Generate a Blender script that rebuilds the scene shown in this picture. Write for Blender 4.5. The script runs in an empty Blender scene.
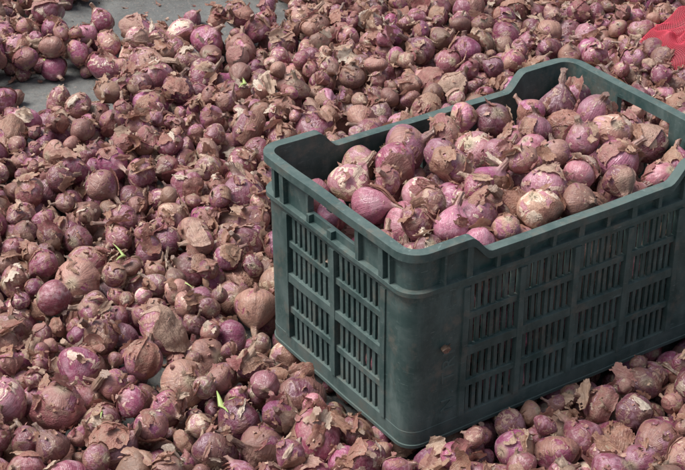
import bpy, bmesh, math, random
import numpy as np
from mathutils import Vector, Matrix, Quaternion, noise, Euler
random.seed(11); rnd=random.random; uni=random.uniform
sc=bpy.context.scene
L,W,H=0.634,0.40,0.355
GZ=-0.062
def link(o): bpy.context.scene.collection.objects.link(o); return o
# ---------------------------------------------------------------- nodes helpers
class NT:
    def __init__(s,name):
        s.m=bpy.data.materials.new(name); s.m.use_nodes=True
        s.t=s.m.node_tree; s.n=s.t.nodes; s.b=s.n['Principled BSDF']; s.out=s.n['Material Output']
    def new(s,ty,**k):
        x=s.n.new(ty)
        for a,b in k.items(): setattr(x,a,b)
        return x
    def l(s,a,b): s.t.links.new(a,b)
    def val(s,sock,v):
        if isinstance(v,bpy.types.NodeSocket): s.l(v,sock)
        else: sock.default_value=v
    def noise(s,vec,scale,detail=4,rough=.55,dist=0):
        x=s.new('ShaderNodeTexNoise'); s.l(vec,x.inputs['Vector']); x.inputs['Scale'].default_value=scale
        x.inputs['Detail'].default_value=detail; x.inputs['Roughness'].default_value=rough; x.inputs['Distortion'].default_value=dist
        return x.outputs['Fac']
    def ramp(s,f,a,b,va=0.,vb=1.):
        x=s.new('ShaderNodeMapRange'); x.clamp=True; s.l(f,x.inputs[0])
        for i,v in enumerate((a,b,va,vb)): s.val(x.inputs[i+1],v)
        return x.outputs[0]
    def mix(s,f,a,b,bt='MIX'):
        x=s.new('ShaderNodeMix',data_type='RGBA',blend_type=bt)
        s.val(x.inputs[0],f)
        for i,c in ((6,a),(7,b)):
            if isinstance(c,tuple): x.inputs[i].default_value=(*c,1)
            else: s.l(c,x.inputs[i])
        return x.outputs[2]
    def math(s,op,a,b=0.):
        x=s.new('ShaderNodeMath',operation=op); s.val(x.inputs[0],a); s.val(x.inputs[1],b); return x.outputs[0]
    def vmath(s,op,a,b):
        x=s.new('ShaderNodeVectorMath',operation=op); s.l(a,x.inputs[0])
        if isinstance(b,tuple): x.inputs[1].default_value=b
        else: s.l(b,x.inputs[1])
        return x.outputs[0]
    def bump(s,h,strength,dist,prev=None):
        x=s.new('ShaderNodeBump'); s.l(h,x.inputs['Height']); x.inputs['Strength'].default_value=strength; x.inputs['Distance'].default_value=dist
        if prev is not None: s.l(prev,x.inputs['Normal'])
        return x.outputs[0]
    def ramp_col(s,f,stops):
        x=s.new('ShaderNodeValToRGB'); s.l(f,x.inputs[0]); e=x.color_ramp.elements
        while len(e)<len(stops): e.new(.5)
        for i,(p,c) in enumerate(stops): e[i].position=p; e[i].color=(*c,1)
        return x.outputs[0]

def onion_mat(name,flesh,dry,tan,drybias,pale=0.2,dust=.5):
    M=NT(name)
    oi=M.new('ShaderNodeObjectInfo'); tc=M.new('ShaderNodeTexCoord')
    r=oi.outputs['Random']
    off=M.new('ShaderNodeCombineXYZ'); M.l(M.math('MULTIPLY',r,37.),off.inputs[0]); M.l(M.math('MULTIPLY',r,91.),off.inputs[1])
    vec=M.vmath('ADD',tc.outputs['Object'],off.outputs[0])
    r2=M.math('FRACT',M.math('MULTIPLY',r,57.31)); r3=M.math('FRACT',M.math('MULTIPLY',r,211.7))
    at=M.new('ShaderNodeAttribute',attribute_name='sc')
    sl=M.vmath('MULTIPLY',at.outputs['Vector'],(1,1,.22)); sl=M.vmath('ADD',sl,off.outputs[0])
    fib=M.noise(sl,15,2,.75)
    n1=M.noise(vec,1.3,4,.6,.5); n2=M.noise(M.vmath('ADD',vec,(5,3,7)),1.8,3,.6,.6); n3=M.noise(vec,4.0,4,.65)
    c=M.mix(r2,tuple(flesh[0]),tuple(flesh[1]))
    c=M.mix(M.ramp(fib,.40,.70,0,.42),c,tuple(x*.35 for x in flesh[0]))
    c=M.mix(M.ramp(n2,.36,.50,.42,0),c,(.56,.34,.39))  # pale highlights painted into the skin colour, in noise patches
    d=M.mix(r3,dry[0],dry[1])
    d=M.mix(M.ramp(fib,.42,.66,0,.5),d,tuple(x*.5 for x in dry[0]))
    th=M.math('ADD',n1,M.math('MULTIPLY',M.math('SUBTRACT',r3,.5),.34))
    f1=M.ramp(th,.52-drybias,.57-drybias)
    c=M.mix(f1,c,d)
    t=M.mix(M.ramp(fib,.4,.65,0,.4),tan,tuple(x*.6 for x in tan))
    th2=M.math('ADD',n2,M.math('MULTIPLY',M.math('SUBTRACT',r2,.5),.22))
    f2=M.ramp(th2,.65-pale*.2,.70-pale*.2)
    c=M.mix(f2,c,t)
    sep=M.new('ShaderNodeSeparateXYZ'); M.l(at.outputs['Vector'],sep.inputs[0])
    c=M.mix(M.ramp(sep.outputs[2],.66,.90,0,.85),c,(.26,.16,.105))
    c=M.mix(M.ramp(sep.outputs[2],.10,.03,0,.85),c,(.40,.31,.21))
    du=M.ramp(n3,.48,.76,0,dust)
    c=M.mix(du,c,(.29,.205,.165))
    c=M.mix(M.ramp(n3,.42,.30,0,.5),c,(.085,.030,.038))
    hs=M.new('ShaderNodeHueSaturation'); M.l(c,hs.inputs['Color']); M.l(M.ramp(M.math('FRACT',M.math('MULTIPLY',r,977.)),0,1,.62,1.25),hs.inputs['Value'])
    M.l(M.ramp(M.math('FRACT',M.math('MULTIPLY',r,433.)),0,1,.486,.514),hs.inputs['Hue']); hs.inputs['Saturation'].default_value=.93
    M.l(hs.outputs[0],M.b.inputs['Base Color'])
    M.l(M.ramp(M.math('MAXIMUM',f1,du),0,1,.27,.45),M.b.inputs['Roughness'])
    M.b.inputs['Specular IOR Level'].default_value=.55
    hgt=M.math('ADD',M.math('ADD',f1,f2),M.math('ADD',M.math('MULTIPLY',fib,.4),M.math('MULTIPLY',n3,.7)))
    M.l(M.bump(hgt,.28,.025),M.b.inputs['Normal'])
    return M.m
def skin_mat(name,stops,trans=.3):
    M=NT(name); oi=M.new('ShaderNodeObjectInfo'); tc=M.new('ShaderNodeTexCoord'); r=oi.outputs['Random']
    off=M.new('ShaderNodeCombineXYZ'); M.l(M.math('MULTIPLY',r,57.),off.inputs[0]); M.l(M.math('MULTIPLY',r,31.),off.inputs[1])
    v=M.vmath('ADD',tc.outputs['Object'],off.outputs[0])
    fib=M.noise(M.vmath('MULTIPLY',v,(1,.10,1)),13,2,.8); nn=M.noise(v,2.4,4,.7)
    c=M.ramp_col(M.math('FRACT',M.math('MULTIPLY',r,131.)),stops)
    dk=M.mix(.65,c,(.10,.032,.030))
    c=M.mix(M.ramp(fib,.42,.66,0,.60),c,dk)
    c=M.mix(M.ramp(nn,.50,.66,0,.6),c,(.40,.28,.205))
    c=M.mix(M.ramp(nn,.44,.31,0,.6),c,(.21,.065,.072))
    M.l(c,M.b.inputs['Base Color']); M.b.inputs['Roughness'].default_value=.40
    M.b.inputs['Specular IOR Level'].default_value=.5
    M.l(M.bump(M.math('ADD',fib,nn),.30,.06),M.b.inputs['Normal'])
    if trans:
        tr=M.new('ShaderNodeBsdfTranslucent'); M.l(c,tr.inputs[0])
        mx=M.new('ShaderNodeMixShader'); mx.inputs[0].default_value=trans
        M.l(M.b.outputs[0],mx.inputs[1]); M.l(tr.outputs[0],mx.inputs[2]); M.l(mx.outputs[0],M.out.inputs[0])
    return M.m
m_on=[onion_mat('onion_skin_dull',[(.25,.056,.092),(.21,.062,.076)],[(.25,.100,.080),(.34,.17,.12)],(.46,.30,.21),.04,.1,.52),
      onion_mat('onion_skin_purple',[(.29,.056,.135),(.25,.050,.088)],[(.29,.105,.10),(.36,.175,.13)],(.56,.39,.30),-.03,.12,.38),
      onion_mat('onion_skin_pink',[(.40,.125,.19),(.42,.16,.19)],[(.39,.17,.14),(.46,.25,.175)],(.64,.47,.36),-.04,.25,.36)]
m_peel=skin_mat('dry_peel',[(0,(.40,.18,.14)),(.35,(.48,.29,.20)),(.6,(.36,.13,.135)),(1,(.58,.41,.30))],.25)
m_flake=skin_mat('papery_onion_skin',[(0,(.32,.135,.105)),(.3,(.43,.24,.16)),(.5,(.33,.115,.12)),(.72,(.50,.31,.21)),(.90,(.62,.45,.33)),(1,(.85,.74,.60))],.28)
m_chaff=skin_mat('onion_chaff',[(0,(.24,.10,.08)),(.4,(.39,.22,.15)),(.7,(.30,.12,.11)),(1,(.56,.39,.28))],0)
m_root=NT('root_fibre'); m_root.b.inputs['Base Color'].default_value=(.38,.29,.20,1); m_root.b.inputs['Roughness'].default_value=.8; m_root=m_root.m

# ---------------------------------------------------------------- onion meshes
def make_onion(i,mat):
    rr=random.Random(100+i)
    NS=40; prof=[]
    fat=rr.uniform(.85,1.1); tap_=rr.choice([0.1,.2,.35,.5])
    for k in range(17):
        a=math.radians(-86+ k*(158/16)); zz=math.sin(a)
        prof.append((max(.05,math.cos(a)**fat*(1-tap_*max(0,zz)**1.1)),(.87+.35*tap_*(1 if zz>0 else 0))*zz))
    long=rr.random()<.65
    r0,z0=prof[-1]
    nk=rr.uniform(.10,.17)
    prof+=[(max(nk,r0*.75),z0+.07),(nk*1.15,z0+.17),(nk,z0+.28)]
    prof+= [(nk*.8,z0+.45),(nk*1.1,z0+.62)] if long else [(nk*1.1,z0+.36)]
    n=len(prof); sq=rr.uniform(.82,1.22); seed=Vector((i*7.3,i*3.1,0)); ex=rr.uniform(.88,1.12)
    lobe=rr.random()<.35; la=rr.uniform(0,6.28)
    def pt(th,k,offs=0.):
        kk=min(int(k),n-2); f=k-kk
        r=prof[kk][0]*(1-f)+prof[kk+1][0]*f; z=prof[kk][1]*(1-f)+prof[kk+1][1]*f
        d=Vector((math.cos(th),math.sin(th),z))
        w=1+.13*noise.noise(d*1.0+seed)+.04*noise.noise(Vector((math.cos(th)*3,math.sin(th)*3,z*.5))+seed)+.012*math.cos(9*th+i)
        if lobe: w*=1-.20*abs(math.cos(th-la))**8+.05
        if k>n-5: w+= .45*noise.noise(Vector((math.cos(th)*3,math.sin(th)*3,z*2))+seed)
        r=r*w+offs
        bend=max(0,z-.7)*.7
        return Vector((r*math.cos(th)*ex+bend*math.cos(i),r*math.sin(th)/ex+bend*math.sin(i*1.7),z*sq+offs*.3*(1 if z>0 else -1)))
    bm=bmesh.new(); lay=bm.verts.layers.float_vector.new('sc')
    def vert(p,th,k):
        v=bm.verts.new(p); v[lay]=Vector((math.cos(th),math.sin(th),k/(n-1))); return v
    rows=[[vert(pt(2*math.pi*j/NS,k),2*math.pi*j/NS,k) for j in range(NS)] for k in range(n)]
    for k in range(n-1):
        for j in range(NS):
            f=bm.faces.new((rows[k][j],rows[k][(j+1)%NS],rows[k+1][(j+1)%NS],rows[k+1][j])); f.smooth=True
    f=bm.faces.new(list(reversed(rows[0])))
    f=bm.faces.new(rows[-1])
    for q in range(rr.choice([0,1,1,2])):
        tc=rr.uniform(0,6.28); tw=rr.uniform(.4,1.4); ka=rr.uniform(3,10); kb=min(n-1.5,ka+rr.uniform(5,11))
        NA,NB=24,20; s2=Vector((q*9.1,i*2.2,4)); curl=rr.uniform(.05,.40); g={}
        for a in range(NA+1):
            for b in range(NB+1):
                u=a/NA*2-1; v=b/NB
                rag=.26*noise.noise(Vector((u*2.2,v*2.2,0))+s2)+.08*noise.noise(Vector((u*7,v*7,0))+s2)
                e=max(abs(u),1-v*1.0)+rag
                if e>.98: continue
                o=.02+curl*max(0,e-.55)**2*3+.02*max(0,noise.noise(Vector((u*2,v*2,3))+s2)+.2)
                th=tc+u*tw; k=ka+(kb-ka)*v
                g[a,b]=vert(pt(th,k,o),th,k)
        for a in range(NA):
            for b in range(NB):
                c=[(a,b),(a+1,b),(a+1,b+1),(a,b+1)]
                c=[g[x] for x in c if x in g]
                if len(c)>=3:
                    f=bm.faces.new(c); f.smooth=True; f.material_index=1
    for q in range(16):
        a=rr.uniform(0,6.28); r=rr.uniform(0,.14); p=Vector((r*math.cos(a),r*math.sin(a),-.84*sq)); d=Vector((math.cos(a)*.6,math.sin(a)*.6,-1))
        prev=None; w=Vector((-math.sin(a),math.cos(a),0))*.012
        for s in range(4):
            pp=p+d*.07*s+Vector((rr.uniform(-.02,.02),rr.uniform(-.02,.02),.01*s*s))
            cur=(bm.verts.new(pp-w),bm.verts.new(pp+w))
            if prev: f=bm.faces.new((prev[0],prev[1],cur[1],cur[0])); f.material_index=2
            prev=cur
    me=bpy.data.meshes.new('onion_bulb_%02d'%i); bm.to_mesh(me); bm.free()
    for m in (mat,m_peel,m_root): me.materials.append(m)
    return bpy.data.objects.new('onion_bulb_%02d'%i,me)
def make_flake(i,mat,pre,N=15):
    rr=random.Random(500+i); bm=bmesh.new(); g={}
    asp=rr.choice([.95,.8,.65,.5,.3]); k1=rr.uniform(.6,2.6)*rr.choice([1,1,-1]); k2=rr.uniform(-.6,.9); s=Vector((i*5.7,0,i*1.3)); cr=rr.uniform(.08,.28)
    for a in range(N+1):
        for b in range(N+1):
            u=a/N*2-1; v=b/N*2-1
            rho=math.sqrt(u*u*.9+v*v*.9)+.5*noise.noise(Vector((u*1.6,v*1.6,0))+s)+.26*noise.noise(Vector((u*5,v*5,2))+s)
            if rho>.85: continue
            x=u*asp; y=v
            z=cr*noise.noise(Vector((u*2,v*1.3,5))+s)+cr*.4*noise.noise(Vector((u*5,v*3,7))+s)
            X=math.sin(x*k1)/k1; Z=(1-math.cos(x*k1))/k1
            g[a,b]=bm.verts.new((X-z*math.sin(x*k1),y*(1-.1*k2*y),Z+z*math.cos(x*k1)+k2*y*y*.5))
    for a in range(N):
        for b in range(N):
            c=[g[x] for x in ((a,b),(a+1,b),(a+1,b+1),(a,b+1)) if x in g]
            if len(c)>=3: f=bm.faces.new(c); f.smooth=True
    me=bpy.data.meshes.new(pre+'_%02d'%i); bm.to_mesh(me); bm.free(); me.materials.append(mat)
    return bpy.data.objects.new(pre+'_%02d'%i,me)
col_on=bpy.data.collections.new('onion_bulb_shapes'); col_fl=bpy.data.collections.new('onion_skin_shapes'); col_ch=bpy.data.collections.new('chaff_shapes')
mats=[0]*10+[1]*9+[2]*9
for i,mi in enumerate(mats): col_on.objects.link(make_onion(i,m_on[mi]))
NF=26
for i in range(NF): col_fl.objects.link(make_flake(i,m_flake,'skin_flake',18))
for i in range(10): col_ch.objects.link(make_flake(40+i,m_chaff,'chaff_piece',8))
def pick(a,b):
    p=rnd()
    return random.randrange(0,10) if p<a else (random.randrange(10,19) if p<b else random.randrange(19,28))

def scatter(name,pts,col,parent=None):
    me=bpy.data.meshes.new(name); me.from_pydata([p[0] for p in pts],[],[])
    a=me.attributes.new('rot','FLOAT_VECTOR','POINT'); a.data.foreach_set('vector',np.array([list(p[1]) for p in pts],dtype=np.float32).ravel())
    a=me.attributes.new('scl','FLOAT','POINT'); a.data.foreach_set('value',np.array([p[2] for p in pts],dtype=np.float32))
    a=me.attributes.new('idx','INT','POINT'); a.data.foreach_set('value',np.array([p[3] for p in pts],dtype=np.int32))
    o=link(bpy.data.objects.new(name,me))
    t=bpy.data.node_groups.new(name+'_nodes','GeometryNodeTree')
    t.interface.new_socket('Geometry',in_out='INPUT',socket_type='NodeSocketGeometry'); t.interface.new_socket('Geometry',in_out='OUTPUT',socket_type='NodeSocketGeometry')
    N=t.nodes; gi=N.new('NodeGroupInput'); go=N.new('NodeGroupOutput'); iop=N.new('GeometryNodeInstanceOnPoints')
    ci=N.new('GeometryNodeCollectionInfo'); ci.inputs['Collection'].default_value=col; ci.inputs['Separate Children'].default_value=True; ci.inputs['Reset Children'].default_value=True
    def na(n,ty): x=N.new('GeometryNodeInputNamedAttribute'); x.data_type=ty; x.inputs['Name'].default_value=n; return [s for s in x.outputs if s.enabled and s.name=='Attribute'][0]
    t.links.new(gi.outputs[0],iop.inputs['Points']); t.links.new(ci.outputs[0],iop.inputs['Instance'])
    iop.inputs['Pick Instance'].default_value=True
    t.links.new(na('idx','INT'),iop.inputs['Instance Index'])
    e2r=N.new('FunctionNodeEulerToRotation'); t.links.new(na('rot','FLOAT_VECTOR'),e2r.inputs[0]); t.links.new(e2r.outputs[0],iop.inputs['Rotation'])
    t.links.new(na('scl','FLOAT'),iop.inputs['Scale']); t.links.new(iop.outputs[0],go.inputs[0])
    md=o.modifiers.new('scatter','NODES'); md.node_group=t
    if parent: o.parent=parent
    return o

# ---------------------------------------------------------------- packing
CELL=.09
class Pile:
    def __init__(s): s.g={}; s.all=[]
    def near(s,x,y):
        a,b=int(x//CELL),int(y//CELL)
        for i in(-1,0,1):
            for j in(-1,0,1):
                yield from s.g.get((a+i,b+j),())
    def rest(s,x,y,r,floor):
        z=floor+r*.92
        for (X,Y,Z,R) in s.near(x,y):
            d2=(x-X)**2+(y-Y)**2; q=(r+R)*.94
            if d2<q*q:
                h=Z+math.sqrt(q*q-d2)
                if h>z: z=h
        return z
    def add(s,x,y,z,r):
        s.g.setdefault((int(x//CELL),int(y//CELL)),[]).append((x,y,z,r)); s.all.append((x,y,z,r))
    def surf(s,x,y,floor):
        z=floor; nrm=Vector((0,0,1))
        for (X,Y,Z,R) in s.near(x,y):
            d2=(x-X)**2+(y-Y)**2
            if d2<R*R:
                h=Z+math.sqrt(R*R-d2)
                if h>z: z=h; nrm=Vector((x-X,y-Y,h-Z)).normalized()
        return z,nrm
U=Vector((.555,.832)); V=Vector((.832,-.555))
def uv(u,v): return (U.x*u+V.x*v,U.y*u+V.y*v)
bare=[(0.115,1.54,.19,.17,.1),(0.58,1.83,.35,.22,-.59)]
def bareness(x,y):
    n=noise.noise(Vector((x*6,y*6,0)))*.2+noise.noise(Vector((x*17,y*17,3)))*.3
    m=-9
    for (cx,cy,a,b,ang) in bare:
        dx,dy=x-cx,y-cy; X=dx*math.cos(ang)+dy*math.sin(ang); Y=-dx*math.sin(ang)+dy*math.cos(ang)
        m=max(m,1-math.hypot(X/a,Y/b)+n)
    return m
def fdist(x,y):
    dx=max(-x,0,x-L); dy=max(-y,0,y-W); return math.hypot(dx,dy)
SACK=(1.492,.818)
def region(margin=0):
    while True:
        u=uni(-.4,2.65); v=uni(-1.5,1.35)
        hw=.80+.26*u
        if -hw-.02<v<hw-.12:
            x,y=uv(u,v)
            if math.hypot(x-SACK[0],y-SACK[1])<.12: continue
            return x,y
P=Pile()
for k in range(5500):
    r=uni(.013,.020) if rnd()<.2 else min(.044,max(.017,random.gauss(.0280,.0066)))
    best=None
    for c in range(6 if r<.02 else 10):
        x,y=region()
        if bareness(x,y)>0: continue
        z=P.rest(x,y,r,GZ); fd=fdist(x,y)
        if fd<r+.008:
            if z+r>.0: continue
        elif fd<.10 and z+r>.018+fd*.5: continue
        if z+r>.065: continue
        if best is None or z<best[2]: best=(x,y,z)
    if best: P.add(*best,r)
gpts=[]
def randrot():
    return Quaternion((random.gauss(0,1),random.gauss(0,1),random.gauss(0,1),random.gauss(0,1))).normalized().to_euler()
for (x,y,z,r) in P.all:
    t=noise.noise(Vector((x*2.5,y*2.5,9)))
    gpts.append(((x,y,z),randrot(),r*1.04,pick(.58-t*.4,.94)))
for (x,y,r) in ((.33,1.73,.024),(.70,1.66,.02),(.16,1.50,.018),(.62,1.78,.022),(.06,1.6,.02)):
    gpts.append(((x,y,GZ+r*.85),randrot(),r,pick(.6,.9)))
scatter('onion_heap',gpts,col_on)
C=Pile()
def target(x,y):
    b=max(0,1-((x-.42)/.40)**2)*max(0,1-((y-.21)/.27)**2)
    return H-.042+.052*b
fails=0
while fails<500 and len(C.all)<1500:
    r=min(.043,max(.021,random.gauss(.0340,.0055))); best=None
    for c in range(10):
        x=uni(.002+r,L-.002-r); y=uni(.002+r,W-.002-r); z=C.rest(x,y,r,.012)
        if z+r>target(x,y)+.004: continue
        if best is None or z<best[2]: best=(x,y,z)
    if best: C.add(*best,r)
    else: fails+=1
cpts=[((x,y,z),randrot(),r*1.04,pick(.14,.46)) for (x,y,z,r) in C.all]

def tilt(n,amt):
    d=(n+Vector((random.gauss(0,amt),random.gauss(0,amt),random.gauss(0,amt)*.5))).normalized()
    q=d.to_track_quat('Z','Y') @ Quaternion((0,0,1),uni(0,6.283))
    return q.to_euler()
def flakes(N,pile,pos,floor,smin,smax,nidx,amt,lift,cond=None):
    out=[]
    while len(out)<N:
        x,y=pos()
        if cond and not cond(x,y): continue
        z,n=pile.surf(x,y,floor); s=(smin+(smax-smin)*rnd()**1.5)*(.7+.5*rnd())
        out.append(((x,y,z+s*lift*uni(-.8,1.0)),tilt(n,amt),s,random.randrange(nidx)))
    return out
def okg(x,y):
    if fdist(x,y)<.028: return False
    b=bareness(x,y)
    if b>.05 and rnd()<.95: return False
    d=noise.noise(Vector((x*3,y*3,20)))+.30
    return rnd()<.3+d*.9
scatter('onion_skin_litter',flakes(6200,P,region,GZ+.002,.007,.028,NF,.42,.2,okg),col_fl)
scatter('onion_chaff_litter',flakes(8500,P,region,GZ+.002,.003,.010,10,.6,.3,okg),col_ch)

# ---------------------------------------------------------------- crate
R=.026
def breaks_long():
    S=L-2*R; post=.068; rib=.011; pw=(S-2*post-5*rib)/4
    seg=[]; s=0
    def add(w,k,nb=1):
        nonlocal s
        for q in range(nb): seg.append((s+w*q/nb,s+w*(q+1)/nb,k))
        s+=w
    add(.026,'post'); add(.004,'postrib'); add(.030,'post',3); add(.008,'post')
    for p in range(4):
        add(rib,'rib',2)
        ns=8; bar=.0070; sl=(pw-bar*(ns-1))/ns
        for q in range(ns):
            add(sl,'slot'); 
            if q<ns-1: add(bar,'bar' if q!=3 else 'bar2')
    add(rib,'rib',2); add(.008,'post'); add(.030,'post',3); add(.004,'postrib'); add(.026,'post')
    return seg,S
def breaks_short():
    S=W-2*R; post=.030; rib=.012; pw=(S-2*post-3*rib)/2
    seg=[]; s=0
    def add(w,k):
        nonlocal s
        seg.append((s,s+w,k)); s+=w
    add(.012,'post'); add(.004,'postrib'); add(.014,'post')
    for p in range(2):
        add(rib,'rib'); ns=9; bar=.0080; sl=(pw-bar*(ns-1))/ns
        for q in range(ns):
            add(sl,'slot')
            if q<ns-1: add(bar,'bar' if q!=4 else 'bar2')
    add(rib,'rib'); add(.014,'post'); add(.004,'postrib'); add(.012,'post')
    return seg,S
cols=[]
def dip(s,S):
    a,b=.072,.112
    def st(t): t=max(0,min(1,t)); return t*t*(3-2*t)
    return .032*min(st((s-a)/(b-a)),st((S-s-a)/(b-a)))
def corner(c,a0):
    N=7
    for q in range(N):
        t0=a0+math.pi/2*q/N; t1=a0+math.pi/2*(q+1)/N
        n0=Vector((math.cos(t0),math.sin(t0),0)); n1=Vector((math.cos(t1),math.sin(t1),0))
        cols.append((Vector(c)+n0*R,n0,Vector(c)+n1*R,n1,'post','c',0,0,0,0))
def side(start,dirv,nrm,brk,tag):
    seg,S=brk; d=Vector(dirv); n=Vector(nrm)
    for a,b,k in seg:
        da,db=(dip(a,S),dip(b,S)) if tag=='long' else (0,0)
        cols.append((Vector(start)+d*a,n,Vector(start)+d*b,n,k,tag,a,b,da,db))
bl,bs=breaks_long(),breaks_short()
side((R,0,0),(1,0,0),(0,-1,0),bl,'long'); corner((L-R,R,0),-math.pi/2)
side((L,R,0),(0,1,0),(1,0,0),bs,'short'); corner((L-R,W-R,0),0)
side((L-R,W,0),(-1,0,0),(0,1,0),bl,'long'); corner((R,W-R,0),math.pi/2)
side((0,W-R,0),(0,-1,0),(-1,0,0),bs,'short'); corner((R,R,0),math.pi)
rows=[]; z=0
def addr(h,k):
    global z
    rows.append((z,z+h,k)); z+=h
addr(.006,'foot'); addr(.024,'skirt')
zv=H-.088; hv=(zv-.030-(.011+.016+.011))/4
for i in range(4):
    addr(hv,'vent'); 
    if i<3: addr(.016 if i==1 else .011,'hrib2' if i==1 else 'hrib')
addr(.012,'skirt'); addr(.008,'ledge'); addr(.014,'band'); addr(.034,'hband'); addr(.006,'band2'); addr(H-z,'lip')
TI=.0025
def depth(k,row,tag,a,b):
    if row=='foot': return .0085
    if row=='skirt': return .0065
    if row=='lip': return .0155
    if row=='ledge': return .0135
    if row in('band','hband','band2'):
        if row=='hband' and tag=='short' and k!='post' and k!='postrib':
            S=W-2*R; m=(a+b)/2
            if abs(m-S/2)<.062: return None
            if abs(m-S/2)<.070: return .009
        if k in('postrib','rib','bar2'): return .0125
        return .0035
    if k in('post','postrib'): return .0060
    if k=='rib': return .0090
    if row=='hrib2': return .0080
    if row=='hrib': return .0055
    if k=='slot': return None
    return .0022 if k=='bar' else .0034
def zm(zz,dp):
    zb=H-.066; zt=H-.020
    t=max(0,min(1,(zz-zb)/(zt-zb))); return zz-dp*t
bm=bmesh.new(); nc=len(cols); nr=len(rows)
def VV(c,end,zz,n):
    p=c[0]if end==0 else c[2]; nn=c[1] if end==0 else c[3]; dp=c[8] if end==0 else c[9]
    tap=.004*(1-zz/H)
    q=p+nn*(n-tap)
    wv=.0014*noise.noise(Vector((p.x*9,p.y*9,zz*7)))
    return (q.x+nn.x*wv,q.y+nn.y*wv,zm(zz,dp)+.0016*noise.noise(Vector((p.x*7,p.y*7,3)))*(zz/H))
def F(*vs): bm.faces.new([bm.verts.new(v) for v in vs])
D=[[depth(c[4],r[2],c[5],c[6],c[7]) for r in rows] for c in cols]
for i,c in enumerate(cols):
    for j,(z0,z1,k) in enumerate(rows):
        d=D[i][j]
        if d is not None:
            F(VV(c,0,z0,d),VV(c,1,z0,d),VV(c,1,z1,d),VV(c,0,z1,d))
            F(VV(c,1,z0,-TI),VV(c,0,z0,-TI),VV(c,0,z1,-TI),VV(c,1,z1,-TI))
        a=d if d is not None else -TI
        d2=D[(i+1)%nc][j]; b=d2 if d2 is not None else -TI
        if abs(a-b)>1e-6: F(VV(c,1,z0,a),VV(c,1,z0,b),VV(c,1,z1,b),VV(c,1,z1,a))
        b=-TI if j==nr-1 else (D[i][j+1] if D[i][j+1] is not None else -TI)
        if abs(a-b)>1e-6: F(VV(c,0,z1,a),VV(c,1,z1,a),VV(c,1,z1,b),VV(c,0,z1,b))
        if j==0: F(VV(c,0,z0,-TI),VV(c,1,z0,-TI),VV(c,1,z0,a),VV(c,0,z0,a))
bmesh.ops.remove_doubles(bm,verts=bm.verts,dist=1e-5)
bmesh.ops.recalc_face_normals(bm,faces=bm.faces)
me=bpy.data.meshes.new('crate_walls'); bm.to_mesh(me); bm.free()
for p in me.polygons: p.use_smooth=True
me.set_sharp_from_angle(angle=math.radians(32))
M=NT('dusty_green_plastic'); tc=M.new('ShaderNodeTexCoord'); g=M.new('ShaderNodeNewGeometry'); ob=tc.outputs['Object']
c=M.mix(M.noise(ob,9,3),(.012,.038,.036),(.020,.055,.051))
sp=M.new('ShaderNodeSeparateXYZ'); M.l(g.outputs['Normal'],sp.inputs[0])
up=M.ramp(sp.outputs[2],.3,.9,0,.35)
n1=M.noise(ob,11,7,.74,.4); n2=M.noise(M.vmath('MULTIPLY',ob,(1,1,.25)),40,4,.72)
du=M.math('ADD',M.ramp(n1,.42,.62,.04,.48),M.ramp(n2,.50,.68,0,.32)); 
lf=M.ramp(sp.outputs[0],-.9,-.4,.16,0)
sz=M.new('ShaderNodeSeparateXYZ'); M.l(ob,sz.inputs[0])
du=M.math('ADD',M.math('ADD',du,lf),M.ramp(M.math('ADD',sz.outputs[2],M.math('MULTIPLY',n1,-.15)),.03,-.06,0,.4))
du=M.math('MINIMUM',M.math('ADD',du,up),.85)
c=M.mix(du,c,(.100,.135,.125))
br=M.ramp(M.noise(M.vmath('ADD',ob,(3,1,2)),20,5,.75),.53,.68,0,.55)
c=M.mix(br,c,(.140,.12,.095))
scr=M.ramp(M.noise(M.vmath('MULTIPLY',ob,(1,1,6)),60,3,.5,1.5),.65,.69,0,.5)
c=M.mix(scr,c,(.15,.20,.19))
M.l(c,M.b.inputs['Base Color']); M.l(M.ramp(du,0,.8,.36,.8),M.b.inputs['Roughness']); M.b.inputs['Specular IOR Level'].default_value=.4
M.l(M.bump(n2,.3,.0010),M.b.inputs['Normal']); m_crate=M.m
me.materials.append(m_crate)
crate=link(bpy.data.objects.new('plastic_crate',None)); crate.empty_display_size=.1
wo=link(bpy.data.objects.new('crate_walls',me)); wo.parent=crate
md=wo.modifiers.new('bevel','BEVEL'); md.width=.0009; md.segments=1; md.limit_method='ANGLE'; md.angle_limit=math.radians(50)
bm=bmesh.new()
bmesh.ops.create_cube(bm,size=1,matrix=Matrix.Translation((L/2,W/2,.009))@Matrix.Diagonal((L-.016,W-.016,.006,1)))
me=bpy.data.meshes.new('crate_floor'); bm.to_mesh(me); bm.free(); me.materials.append(m_crate)
o=link(bpy.data.objects.new('crate_floor',me)); o.parent=crate
cu=bpy.data.curves.new('embossed_lettering','FONT'); cu.body='N. TRICHY'; cu.size=.034; cu.extrude=.0006; cu.space_character=1.25; cu.materials.append(m_crate)
o=link(bpy.data.objects.new('embossed_lettering',cu)); o.parent=crate
o.matrix_world=Matrix(((0,-1,0,.083),(0,0,-1,-.0034),(1,0,0,.048),(0,0,0,1)))
scatter('crated_onions',cpts,col_on,crate)
def posc(): return (uni(.035,L-.035),uni(.035,W-.035))
scatter('crated_onion_skins',flakes(170,C,posc,.02,.009,.028,NF,.4,.2),col_fl,crate)
scatter('crated_chaff',flakes(260,C,posc,.02,.004,.010,10,.6,.3),col_ch,crate)

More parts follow.
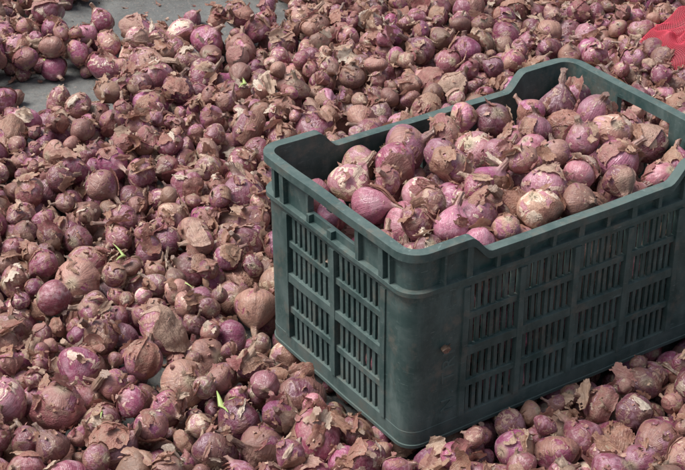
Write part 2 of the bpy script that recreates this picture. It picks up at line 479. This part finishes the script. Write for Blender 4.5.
# ---------------------------------------------------------------- ground
bm=bmesh.new(); bmesh.ops.create_grid(bm,x_segments=2,y_segments=2,size=60,matrix=Matrix.Translation((0,0,GZ)))
me=bpy.data.meshes.new('ground'); bm.to_mesh(me); bm.free()
M=NT('worn_concrete'); tc=M.new('ShaderNodeTexCoord'); ob=tc.outputs['Object']
c=M.mix(M.ramp(M.noise(ob,5,6,.65),.35,.65),(.105,.108,.104),(.17,.172,.163))
c=M.mix(M.ramp(M.noise(ob,45,6,.75),.48,.68,0,.65),c,(.075,.07,.065))
c=M.mix(M.ramp(M.noise(ob,140,3,.6),.58,.68,0,.6),c,(.26,.21,.18))
M.l(c,M.b.inputs['Base Color']); M.b.inputs['Roughness'].default_value=.85
M.l(M.bump(M.noise(ob,70,5,.75),.8,.006),M.b.inputs['Normal']); me.materials.append(M.m)
link(bpy.data.objects.new('ground',me))

# ---------------------------------------------------------------- green shoots
bm=bmesh.new()
spots=[(region(),1) for _ in range(36)]+[(uv(.067,-.29),3),(uv(1.234,-.311),3),(uv(.517,-.493),2)]
for ((x,y),big) in spots:
    if fdist(x,y)<.03: continue
    z,n=P.surf(x,y,GZ)
    z+=.006*(big>1)
    for q in range(random.choice([1,1,2]) if big==1 else big):
        a=uni(0,6.28); d=Vector((math.cos(a),math.sin(a),uni(.1,.7))).normalized(); ln=uni(.014,.034)*(1 if big==1 else 1.3); wd=uni(.002,.004)*(1 if big==1 else 1.4)
        s=d.cross(Vector((0,0,1))).normalized(); prev=None; ring=None
        for t in range(7):
            f=t/6; c0=Vector((x,y,z))+d*ln*f+Vector((0,0,-.25*ln*f*f)); rr_=wd*(1-f*.85)
            up_=s.cross(d)
            ring=[bm.verts.new(c0+(s*math.cos(b)+up_*math.sin(b)*.5)*rr_) for b in (0,1.05,2.1,3.14,4.2,5.24)]
            if prev:
                for e in range(6): f_=bm.faces.new((prev[e],prev[(e+1)%6],ring[(e+1)%6],ring[e])); f_.smooth=True
            prev=ring
me=bpy.data.meshes.new('onion_shoots'); bm.to_mesh(me); bm.free()
M=NT('green_shoot'); tc=M.new('ShaderNodeTexCoord')
M.l(M.mix(M.noise(tc.outputs['Object'],30,2),(.16,.30,.06),(.50,.52,.22)),M.b.inputs['Base Color']); me.materials.append(M.m)
link(bpy.data.objects.new('onion_shoots',me))

# ---------------------------------------------------------------- red mesh sack
def sack_pt(u,v,o=0):
    x=(u-.5)*.46; y=(v-.5)*.34
    e=max(0,1-(abs(u-.5)*2)**2.6)*max(0,1-(abs(v-.5)*2)**2.6)
    fold=noise.noise(Vector((x*9,y*14,2)))*.035+noise.noise(Vector((x*25,y*32,5)))*.016+abs(noise.noise(Vector((x*13,y*5,8))))*.03
    h=.02+.085*e**.6+fold*(.3+e)
    x+=noise.noise(Vector((x*12,y*12,11)))*.03; y+=noise.noise(Vector((x*12,y*12,31)))*.04
    return Vector((x,y,h+o))
def sheet(name,N,M_,o):
    bm=bmesh.new(); vs=[[bm.verts.new(sack_pt(a/N,b/M_,o)) for b in range(M_+1)] for a in range(N+1)]
    for a in range(N):
        for b in range(M_): f=bm.faces.new((vs[a][b],vs[a+1][b],vs[a+1][b+1],vs[a][b+1])); f.smooth=True
    me=bpy.data.meshes.new(name); bm.to_mesh(me); bm.free(); return me
sack=link(bpy.data.objects.new('red_mesh_sack',None)); sack.location=(SACK[0],SACK[1],-.02); sack.rotation_euler=(0,0,math.radians(-25)); sack.scale=(.85,.8,.9)
M=NT('red_net'); tc=M.new('ShaderNodeTexCoord')
M.l(M.mix(M.noise(tc.outputs['Object'],20,3),(.42,.015,.035),(.55,.07,.11)),M.b.inputs['Base Color']); M.b.inputs['Roughness'].default_value=.5
me=sheet('sack_net',110,82,.003); me.materials.append(M.m); o=link(bpy.data.objects.new('sack_net',me)); o.parent=sack
md=o.modifiers.new('w','WIREFRAME'); md.thickness=.0014
M=NT('red_net_under'); M.b.inputs['Base Color'].default_value=(.22,.010,.02,1); M.b.inputs['Roughness'].default_value=.6
me=sheet('sack_lining',60,44,0); me.materials.append(M.m); o=link(bpy.data.objects.new('sack_lining',me)); o.parent=sack

# ---------------------------------------------------------------- light, camera
az=math.radians(150); el=math.radians(62)
sd=Vector((math.cos(az)*math.cos(el),math.sin(az)*math.cos(el),math.sin(el)))
sun=bpy.data.lights.new('sun','SUN'); sun.energy=4.5; sun.angle=math.radians(32); sun.color=(1,.98,.95)
so=link(bpy.data.objects.new('sun',sun)); so.rotation_euler=sd.to_track_quat('Z','Y').to_euler()
w=bpy.data.worlds.new('World'); sc.world=w; w.use_nodes=True; nt=w.node_tree
sk=nt.nodes.new('ShaderNodeTexSky'); sk.sky_type='NISHITA'; sk.sun_disc=False; sk.sun_elevation=el; sk.sun_rotation=math.pi/2-az; sk.dust_density=3; sk.air_density=1
hs=nt.nodes.new('ShaderNodeHueSaturation'); hs.inputs['Saturation'].default_value=.55
nt.links.new(sk.outputs[0],hs.inputs['Color']); nt.links.new(hs.outputs[0],nt.nodes['Background'].inputs[0]); nt.nodes['Background'].inputs[1].default_value=.15
cam=bpy.data.cameras.new('camera'); co=link(bpy.data.objects.new('camera',cam)); sc.camera=co
yaw,pitch=.9828,.5237
fw=Vector((math.cos(yaw)*math.cos(pitch),math.sin(yaw)*math.cos(pitch),-math.sin(pitch)))
co.location=(-1.2542,-1.7013,1.6053); co.rotation_euler=fw.to_track_quat('-Z','Y').to_euler()
cam.lens=36*1701.3/685; cam.clip_end=300; cam.clip_start=.05
sc.view_settings.view_transform='Standard'; sc.view_settings.look='None'; sc.view_settings.exposure=0
